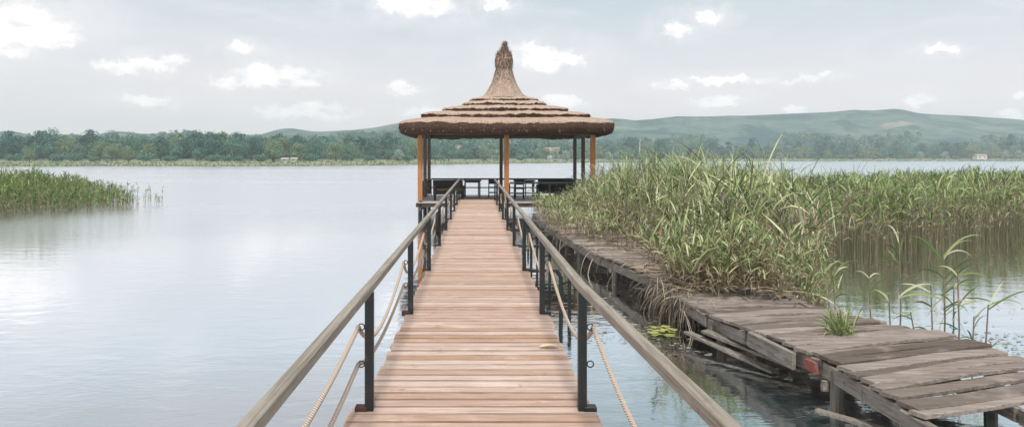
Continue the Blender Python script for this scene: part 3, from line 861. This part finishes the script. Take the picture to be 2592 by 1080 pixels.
# straw and dead leaves lying on the deck
nb = NB(); n = 1100
y = rng.uniform(9.9, 25, n)**1.0; y = np.where(rng.random(n) < .5, rng.uniform(10.2, 13.5, n), y)
x = np.array([lex(v) for v in y])+rng.uniform(.0, 1.6, n)
a = rng.uniform(0, 2*np.pi, n); d = np.stack([np.cos(a), np.sin(a), rng.uniform(.0, .25, n)], 1); d /= np.linalg.norm(d, axis=1, keepdims=True)
keep = (y > 10.6) | (x > 4.0)
nb.add(ribbons(np.stack([x, y, np.full(n, OD+.05)], 1)[keep], d[keep], rng.uniform(.15, .5, n)[keep], rng.uniform(.008, .02, n)[keep], rng.uniform(.1, .5, n)[keep]), 0)
tag(nb.build('reed_litter', [M['reed_dry']]), 'dead straw coloured leaves strewn over the old pier planks', 'litter', kind='stuff')
# roots and dead stems hanging over the left edge of the old pier
nb = NB(); n = 330
y = np.concatenate([rng.normal(11.1, .38, 260), rng.uniform(12, 22, n-260)]); x = np.array([lex(v) for v in y])+rng.uniform(-.12, .25, n)
a = rng.uniform(math.pi*.65, math.pi*1.6, n); d = np.stack([np.cos(a)*.5, np.sin(a)*.5, rng.uniform(-.8, .4, n)], 1); d /= np.linalg.norm(d, axis=1, keepdims=True)
nb.add(ribbons(np.stack([x, y, rng.uniform(OD-.2, OD+.1, n)], 1), d, rng.uniform(.25, .75, n), rng.uniform(.008, .02, n), rng.uniform(.9, 2.4, n), seg=5), 0)
tag(nb.build('hanging_roots', [M['roots']]), 'dead stems and roots hanging from the left edge of the old pier', 'roots', kind='stuff')
# right reed bed
PB = [(7.2, 19.5), (9.3, 18.4), (11, 19.0), (13, 20.6), (17, 23.0), (24, 27), (34, 31), (36, 44), (22, 38), (14, 32), (9.5, 29), (7.5, 25)]
nb = NB(); x, y = sample_poly(PB, 4300); ed = edge_dist(PB, x, y)
H = (1.60+.1*np.sin(x*1.3)+.07*np.sin(x*3.1+y))*rng.uniform(.82, 1.08, len(x))
reeds(nb, x, y, np.full(len(x), -.05), H, 11, .42, .028, .08, .36, .35, .30, .007)
# brown dead lower skirt
fr = ed < .9
reeds(nb, x[fr], y[fr]-.15, np.full(fr.sum(), -.05), rng.uniform(.6, 1.25, fr.sum()), 6, .35, .025, .16, .1, 5.0, 0, .008)
x2, y2 = sample_poly([(7.6, 18.9), (9.3, 17.9), (13, 20.0), (17, 22.5), (24, 26.3), (24, 27.5), (17, 23.6), (9, 19.4)], 330)
reeds(nb, x2, y2, np.full(len(x2), -.05), rng.uniform(.7, 1.9, len(x2)), 5, .4, .03, .12, .4, .9, .1, .008)
tag(nb.build('reed_bed', RMF), 'wide band of green reeds with brown lower stems in the water at right', 'reeds', kind='stuff')
# left reed bed
PC = [(-21, 28.2), (-18.4, 29.2), (-17.4, 32.4), (-16.7, 34.6), (-17.3, 36.8), (-20.2, 41), (-26, 47), (-44, 50), (-44, 27)]
nb = NB(); x, y = sample_poly(PC, 7500); x, y = x[x/y > -.85], y[x/y > -.85]
u = x/y
H = np.interp(u, [-.7, -.6, -.52, -.46], [1.50, 1.46, 1.12, .70])*rng.uniform(.66, 1.14, len(x))*(1+.07*np.sin(x*2.3+y)+.06*np.sin(x*5.1))
reeds(nb, x, y, np.full(len(x), -.05), H, 12, .40, .030, .09, .03, .30, .22, .007)
x2, y2 = [], []
for (px, py, n) in ((338, 522, 10), (348, 524, 9), (372, 522, 6), (385, 520, 4), (402, 518, 5), (322, 527, 16), (310, 530, 16)):
    gx_, gy_, _ = at(px, py); x2 += list(gx_+rng.normal(0, .14, n)); y2 += list(gy_+rng.normal(0, .4, n))
x2, y2 = np.array(x2), np.array(y2)
reeds(nb, x2, y2, np.full(len(x2), -.05), rng.uniform(.4, 1.25, len(x2)), 5, .34, .03, .08, .3, .3, .15, .007)
tag(nb.build('reed_bed', [M['reed_green'], M['reed_dry'], M['stem'], M['plume']]), 'patch of upright green reeds standing in the water at left', 'reeds', kind='stuff')

# single reed plants at the right of the old pier
def plant(px, ybase, ytop, Y, label, nl, dark=False, lean=(0, 0), leaves=None, lw=.022, L=.5):
    X = (px-1208)/1872*Y; H = EYE-(ytop-399)/1872*Y
    root = empty('reed_plant', (X, Y, 0), label, 'reed plant', 'single reeds in the open water beside the old pier')
    nb1 = NB(); A = np.array([[0, 0, -.3]]); C = np.array([[lean[0], lean[1], H]]); B = (A+C)/2+np.array([[.02, 0, 0]])
    nb1.add(prisms(A, B, C, np.array([.013]), np.array([.008])), 0)
    nb1.build('stem', [M['stem'] if not dark else M['roots']], root)
    nb1 = NB(); n = nl; t = rng.uniform(.35, 1.0, n); t[:max(2, n//3)] = rng.uniform(.9, 1, max(2, n//3))
    p = A+(C-A)*t[:, None]; a = rng.uniform(0, 2*np.pi, n) if leaves is None else np.resize(np.array(leaves, float), n)+rng.normal(0, .2, n)
    e = rng.uniform(.35, 1.2, n); d = np.stack([np.cos(a)*np.cos(e), np.sin(a)*np.cos(e)*.6, np.sin(e)], 1); d /= np.linalg.norm(d, axis=1, keepdims=True)
    side = np.stack([-np.sin(e)*np.cos(a)*.8, rng.uniform(-.5, .5, n), np.cos(e)], 1); side /= np.linalg.norm(side, axis=1, keepdims=True)
    nb1.add(ribbons(p, d, L*rng.uniform(.6, 1.15, n), lw*rng.uniform(.7, 1.1, n), rng.uniform(.4, 1.5, n), side=side, seg=7), 0)
    dn = max(3, nl//2); a = rng.uniform(0, 6.28, dn); t = rng.uniform(.2, .9, dn); e = rng.uniform(-.6, .9, dn)
    nb1.add(ribbons(A+(C-A)*t[:, None], np.stack([np.cos(a)*np.cos(e), np.sin(a)*np.cos(e), np.sin(e)], 1), L*rng.uniform(.35, .8, dn), np.full(dn, .016), rng.uniform(.8, 2.5, dn), seg=5), 1)
    nb1.build('leaves', [M['reed'], M['reed_dry']], root)
plant(2276, 870, 612, 9.2, 'slender reed with upright green tip behind the old pier', 7, leaves=[1.4, 1.9, 1.2, 5.5, 3.8], lw=.028, L=.42)
plant(2388, 870, 648, 9.0, 'leafy reed with broad blades arching up to the right, behind the old pier', 15, leaves=[.25, .1, 2.7, .4, 3.1, -.2, .3], lw=.026, L=.62)
plant(2424, 870, 690, 8.7, 'dark stemmed reed just right of the broad leafed one', 7, True, leaves=[.2, 2.6, -.4], L=.34)
plant(2330, 870, 790, 8.9, 'short bent reed between the slender and the broad leafed one', 5, True, (-.12, 0), leaves=[2.6, .2], L=.25)
plant(2200, 870, 700, 9.9, 'thin pale reed at the right end of the reed thicket', 6, L=.3)
plant(2480, 870, 770, 8.6, 'low reed with a long drooping blade near the right end of the old pier', 5, True, (.1, 0), leaves=[-.1, .1], L=.5)
plant(2110, 870, 690, 10.8, 'pale reed leaning out of the thicket corner over open water', 9, leaves=[.1, .4, 1.2, 2.8], L=.45)
plant(2250, 870, 745, 9.6, 'short grey stem left of the slender reed with the upright tip', 4, True, L=.22)
plant(2356, 870, 720, 9.3, 'dry tan reed between the slender reed and the broad leafed reed', 6, leaves=[.4, 2.9, 3.4], L=.36)
plant(2404, 870, 730, 8.8, 'thin dark stem crowding the broad leafed reed from the left', 6, True, (.05, 0), L=.3)
plant(2448, 870, 800, 8.5, 'lowest dark reed shoot beside the end of the old pier', 5, True, (.08, 0), L=.25)
# grass tuft on the deck
tx, ty, _ = at(2129, 846, OD)
nb = NB(); n = 90; a = rng.uniform(0, 2*np.pi, n); e = rng.uniform(.7, 1.5, n)
d = np.stack([np.cos(a)*np.cos(e), np.sin(a)*np.cos(e), np.sin(e)], 1)
nb.add(ribbons(np.stack([rng.normal(0, .06, n), rng.normal(0, .05, n), np.zeros(n)], 1), d, rng.uniform(.15, .42, n), rng.uniform(.012, .022, n), rng.uniform(.2, 1.6, n), seg=5), 0)
o = nb.build('grass_tuft', [M['reed']]); o.location = (tx, ty, OD-.0)
tag(o, 'bright green grass tuft sprouting between the bare planks of the old pier', 'grass tuft')
# yellow water plant
lx, ly, _ = at(1676, 843); m = MB()
for _ in range(18):
    cx, cy = lx+random.uniform(-.15, .17), ly+random.uniform(-.22, .22); r = random.uniform(.04, .09); z = .012+random.uniform(0, .03)
    n = 11; pts = [(cx, cy, z-.008)]+[(cx+r*math.cos(2*math.pi*i/n)*random.uniform(.85, 1.1), cy+r*math.sin(2*math.pi*i/n), z+random.uniform(0, .014)) for i in range(n)]
    m.add(pts, [(0, i+1, (i+1) % n+1) for i in range(n-1)])
tag(m.build('water_lily', M['lily']), 'yellow green floating leaves at the foot of the hanging roots', 'water plant')
# floating bits
m = MB()
def bits(n, fx):
    for _ in range(n):
        cx, cy = fx(); r = random.uniform(.008, .035); k = random.randint(4, 7); a0 = random.uniform(0, 6)
        el_ = random.uniform(.3, 1)
        m.add([(cx+r*math.cos(a0+2*math.pi*i/k), cy+r*el_*math.sin(a0+2*math.pi*i/k), .006+random.uniform(0, .006)) for i in range(k)], [tuple(range(k))])
def rpx(x0, x1, y0, y1):
    def f():
        q = at(random.uniform(x0, x1), random.uniform(y0, y1)); return q[0], q[1]
    return f
bits(240, rpx(2140, 2592, 640, 720)); bits(230, rpx(2280, 2592, 840, 900)); bits(60, rpx(2200, 2592, 720, 850)); bits(230, rpx(1400, 1720, 690, 870)); bits(150, rpx(1600, 1800, 810, 900)); bits(160, rpx(0, 260, 555, 600))
tag(m.build('floating_debris', M['scum']), 'small bits of leaves and scum floating on the water', 'debris', kind='stuff')

# ------------------------------------------------------------------ trees on the far shore
def crown_mesh(name, w, h, base, nleaf, lobes, mt, shape='round', ls=.42):
    """leaf clumps spread through lumpy lobes; returns mesh datablock"""
    V = []; 
    ctr = []
    for i in range(lobes):
        t = rng.random(); a = rng.uniform(0, 2*np.pi)
        if shape == 'tall': rr = .26*w*math.sin(math.pi*min(1, .15+t*.8)); z = base+h*(.08+.84*t)
        elif shape == 'low': rr = .38*w*rng.random()**.5; z = base+h*(.2+.4*t)
        else: rr = .36*w*math.sin(math.pi*min(1, .22+t*.72))*rng.random()**.4; z = base+h*(.10+.73*t)
        s = w*rng.uniform(.13, .25) if shape != 'tall' else w*rng.uniform(.16, .26)
        ctr.append((rr*math.cos(a), rr*math.sin(a), z, s))
    ctr = np.array(ctr); k = rng.integers(0, lobes, nleaf)
    d = rng.normal(0, 1, (nleaf, 3)); d /= np.linalg.norm(d, axis=1, keepdims=True)
    r = ctr[k, 3]*rng.uniform(.55, 1.12, nleaf)
    P = ctr[k, :3]+d*r[:, None]*np.array([1, 1, .8])
    P[:, 2] = np.maximum(P[:, 2], base*.35)
    nn = d+rng.normal(0, .55, (nleaf, 3)); nn /= np.linalg.norm(nn, axis=1, keepdims=True)
    t1 = np.cross(nn, rng.normal(0, 1, (nleaf, 3))); t1 /= np.linalg.norm(t1, axis=1, keepdims=True)
    t2 = np.cross(nn, t1); s = (ls*rng.uniform(.5, 1.2, nleaf))[:, None]
    V = np.stack([P-t1*s*.5, P+t2*s*.42, P+t1*s*.5, P-t2*s*.42], 1).reshape(-1, 3)
    Q = np.arange(nleaf*4).reshape(-1, 4)
    return V, Q, ctr
KINDS = [ # name, w, h, base, leaves, lobes, mat, shape, adjectives
    ('round', 8.6, 8.6, .9, 2600, 20, 'crown0', 'round', 'dark round topped tree', 'broadleaf_tree'),
    ('broad', 10.0, 8.0, .8, 2800, 22, 'crown1', 'round', 'broad mid green tree', 'broadleaf_tree'),
    ('olive', 8.0, 6.8, .6, 2200, 16, 'crown3', 'round', 'olive green bushy tree', 'broadleaf_tree'),
    ('pale', 6.4, 5.0, .3, 1700, 13, 'crown2', 'round', 'pale silvery willow', 'willow_tree'),
    ('tall', 4.6, 9.0, .8, 2100, 17, 'crown0', 'tall', 'tall narrow dark tree', 'poplar_tree'),
    ('low', 6.5, 3.0, .3, 1300, 12, 'crown1', 'low', 'low spreading green bush', 'shore_bush'),
    ('small', 6.0, 6.2, .5, 1600, 12, 'crown1', 'round', 'small light crowned tree', 'broadleaf_tree'),
]
protos = {}
for (kn, w, h, base, nl, lob, mt, shp, adj, nm) in KINDS:
    for var in range(2):
        V, Q, ctr = crown_mesh(kn, w, h, base, nl, lob, mt, shp)
        root = bpy.data.objects.new(nm, None); col.objects.link(root); root.empty_display_size = 1
        cr = np_mesh('crown', V, Q, np.zeros((0, 3), int), [M[mt]], parent=root)
        m = MB(); m.tube([(0, 0, -.6), (.1, 0, base), (.05, .1, base+h*.35), (0, 0, base+h*.62)], [.28*w/8, .22*w/8, .15*w/8, .05], 8)
        for c in ctr[:6]:
            m.tube([(.05, 0, base*.9+random.uniform(0, h*.2)), (c[0]*.5, c[1]*.5, (base+c[2])/2), tuple(c[:3])], [.12*w/8, .08*w/8, .03], 5)
        tr = m.build('trunk', M['bark'], root)
        protos[(kn, var)] = root
NUM = ['first', 'second', 'third', 'fourth', 'fifth', 'sixth', 'seventh', 'eighth', 'ninth', 'tenth', 'eleventh', 'twelfth', 'thirteenth', 'fourteenth', 'fifteenth', 'sixteenth', 'seventeenth', 'eighteenth', 'nineteenth', 'twentieth']
used = set(); placed = []
def place_tree(kn, px, D, s, row, sz=1.0):
    var = random.randint(0, 1); src = protos[(kn, var)]
    u = (px-1208)/1872; Y = shoreY(u)+D; X = u*Y
    if (kn, var) in used:
        r = src.copy(); col.objects.link(r)
        for ch in list(src.children):
            c = ch.copy(); c.parent = r; col.objects.link(c)
    else: r = src; used.add((kn, var))
    r.location = (X, Y, gz(X, Y)-.1); r.rotation_euler = (0, 0, random.uniform(0, 6.28)); r.scale = (s, s*random.uniform(.9, 1.1), s*sz)
    placed.append((px, kn, row, r, s))
# left and middle shore, three ranks
def rank(x0, x1, step, D, kinds, s0, s1, row):
    px = x0
    while px < x1:
        place_tree(random.choice(kinds), px+random.uniform(-.3, .3)*step, D+random.uniform(-3, 3), random.uniform(s0, s1), row)
        px += step*random.uniform(.75, 1.25)
rank(-70, 1010, 44, 15, ['low', 'pale', 'olive', 'small', 'low'], .62, .95, 0)
rank(-60, 1030, 52, 24, ['round', 'broad', 'olive', 'round', 'small'], .78, 1.0, 1)
rank(-70, 1040, 50, 38, ['round', 'broad', 'broad', 'round', 'olive'], .98, 1.2, 2)
rank(1000, 1600, 34, 16, ['low', 'olive', 'small', 'pale'], .75, 1.1, 0)
rank(1010, 1600, 42, 40, ['olive', 'broad', 'pale', 'small'], .8, 1.15, 1)
rank(1560, 2680, 27, 18, ['low', 'small', 'olive', 'low', 'pale'], .9, 1.3, 0)
rank(1560, 2680, 30, 34, ['round', 'small', 'broad', 'round', 'olive'], 1.0, 1.5, 1)
rank(1600, 2680, 75, 46, ['round', 'round', 'round', 'tall'], 1.15, 1.55, 2)
for (px, s) in ((2095, 1.75), (1905, 1.6), (1680, 1.5), (2390, 1.5), (2560, 1.9), (2230, 1.5)): place_tree('tall' if s > 1.55 else 'round', px, 40, s, 2)
ROW = ['front rank', 'middle rank', 'back rank']
def region(px):
    return ('over the left reed bed' if px < 400 else 'on the open left shore' if px < 1000 else 'behind the gazebo' if px < 1570 else 'behind the reed thicket' if px < 2100 else 'below the far right hills')
cnt = {}
ADJ = {k[0]: k[8] for k in KINDS}
for (px, kn, row, r, s) in sorted(placed, key=lambda q: q[0]):
    key = (region(px), kn, row); i = cnt.get(key, 0); cnt[key] = i+1
    sz = {'low': 'bush', 'pale': 'willow'}.get(kn, 'tree')
    r['label'] = f"{NUM[min(i,19)]} {ADJ[kn]} {region(px)}, {ROW[row]}"
    r['category'] = sz; r['group'] = 'trees along the far shore'
for k, root in protos.items():
    if k not in used:
        for c in list(root.children): bpy.data.objects.remove(c)
        bpy.data.objects.remove(root)
# grassy fringe on the far bank
nb = NB(); n = 6000
u = rng.uniform(-.72, .80, n); D = rng.uniform(-1.5, 7, n); Y = shoreY(u)+D; X = u*Y
Z = ground(u, Y)
a = rng.uniform(0, 2*np.pi, n); d = np.stack([np.cos(a)*.3, np.sin(a)*.3, np.ones(n)], 1); d /= np.linalg.norm(d, axis=1, keepdims=True)
sc_ = Y/200
nb.add(ribbons(np.stack([X, Y, np.maximum(Z, 0)-.05], 1), d, rng.uniform(.25, .7, n), rng.uniform(.2, .5, n)*sc_, rng.uniform(.1, .6, n), seg=3), 0)
tag(nb.build('shore_grass', [M['crown3']]), 'strip of green grass and reeds along the far bank', 'grass', kind='stuff')
# far woods on the slopes behind
NW = 4600; V_, Q_, Mi = [], [], []; nv = 0
base_c = [crown_mesh('w', 9, 8, 1, 260, 9, 'crown0', 'round', 1.3)[:2] for _ in range(4)]
uu = rng.uniform(-.75, .85, NW*2); DD = np.where(uu < .12, rng.uniform(48, 620, NW*2), rng.uniform(42, 330, NW*2)**1.0)
cl = np.sin(uu*21+DD*.012)+np.sin(uu*47-DD*.021)+rng.normal(0, .45, NW*2)
sel = np.where(((cl > .3) | (DD < 110)) & (uu > .12) | (uu < .12))[0][:NW]
for i in sel:
    Y = float(shoreY(uu[i])+DD[i])
    if Y > 1130: continue
    X = uu[i]*Y; V, Q = base_c[int(rng.integers(0, 4))]
    a = rng.uniform(0, 6.28); s = rng.uniform(.6, 1.15)
    Rm = np.array([[math.cos(a), -math.sin(a), 0], [math.sin(a), math.cos(a), 0], [0, 0, 1]])
    V_.append((V*s) @ Rm.T+np.array([X, Y, float(ground(np.array(uu[i]), np.array(Y)))-1.0])); Q_.append(Q+nv); nv += len(V); Mi.append(np.full(len(Q), int(rng.integers(0, 3))))
o = np_mesh('distant_woods', np.concatenate(V_), np.concatenate(Q_), np.zeros((0, 3), int), [M['crown0'], M['crown1'], M['crown3']], np.concatenate(Mi))
tag(o, 'scattered woods covering the slopes behind the far shore', 'woods', kind='stuff')

# houses on the far shore
def house(px, D, w, d, h, rh, label, name='white_house', roof='roof_tile'):
    u = (px-1208)/1872; Y = float(shoreY(u))+D; X = u*Y; z = gz(X, Y)
    r = empty(name, (X, Y, z), label, 'house' if w > 4 else 'hut', 'pale buildings on the far shore')
    m = MB(); m.box((X, Y, z+h/2-.4), (w, d, h+.8)); wl = m.build('wall', M['white'], r)
    m = MB(); e = .35
    a, b = w/2+e, d/2+e
    m.add([(X-a, Y-b, z+h-.05), (X+a, Y-b, z+h-.05), (X+a, Y, z+h+rh), (X-a, Y, z+h+rh), (X-a, Y+b, z+h-.05), (X+a, Y+b, z+h-.05)], [(0, 1, 2, 3), (3, 2, 5, 4), (0, 3, 4), (1, 5, 2), (0, 4, 5, 1)])
    m.build('roof', M[roof], r)
    n = max(1, int(w/2.5))
    for i in range(n):
        x = X-w/2+w*(i+.5)/n
        m = MB(); m.box((x, Y-d/2-.02, z+h*.52), (.8 if w > 4 else .5, .08, h*.35)); m.build('window', M['dark'], r)
house(722, 8, 1.6, 1.5, .9, .3, 'small white hut under the left trees, left one of a pair', 'white_hut', 'gfloor')
house(745, 9, 1.5, 1.5, .9, .3, 'small white hut under the left trees, right one of a pair', 'white_hut', 'gfloor')
house(2480, 12, 7, 5, 2.4, 1.2, 'low pale house among trees near the right edge')
house(1995, 40, 8, 6, 3, 1.5, 'pale house between dark trees behind the right reeds')
house(1165, 75, 9, 7, 4, 2, 'pale house on the slope seen under the gazebo roof at left')
house(1230, 95, 10, 7, 4, 2, 'pale house on the slope just left of the middle gazebo post')
house(1395, 90, 9, 7, 4, 2, 'pale house on the slope seen under the gazebo roof at right')

# ------------------------------------------------------------------ haze
m = MB()
x0, x1, y0, y1, z0, z1 = -8990, 8990, -590, 3190, -3.3, 140
x0, x1, y1, z1 = -2600, 2600, 1950, 112
m.add([(x0, y0, z0), (x1, y0, z0), (x1, y1, z0), (x0, y1, z0), (x0, y0, z1), (x1, y0, z1), (x1, y1, z1), (x0, y1, z1)],
      [(0, 3, 2, 1), (4, 5, 6, 7), (0, 1, 5, 4), (1, 2, 6, 5), (2, 3, 7, 6), (3, 0, 4, 7)])
hm = bpy.data.materials.new('haze'); hm.use_nodes = True; T = NT(hm.node_tree); T.n.clear()
pv = T.node('ShaderNodeVolumePrincipled', inp={'Color': (.90, .97, 1.0, 1), 'Density': .00047, 'Anisotropy': .2})
T.l.new(pv.outputs[0], T.node('ShaderNodeOutputMaterial').inputs['Volume'])
hz = m.build('haze', hm); tag(hz, 'pale bluish summer haze over the lake and hills', 'haze', kind='stuff')
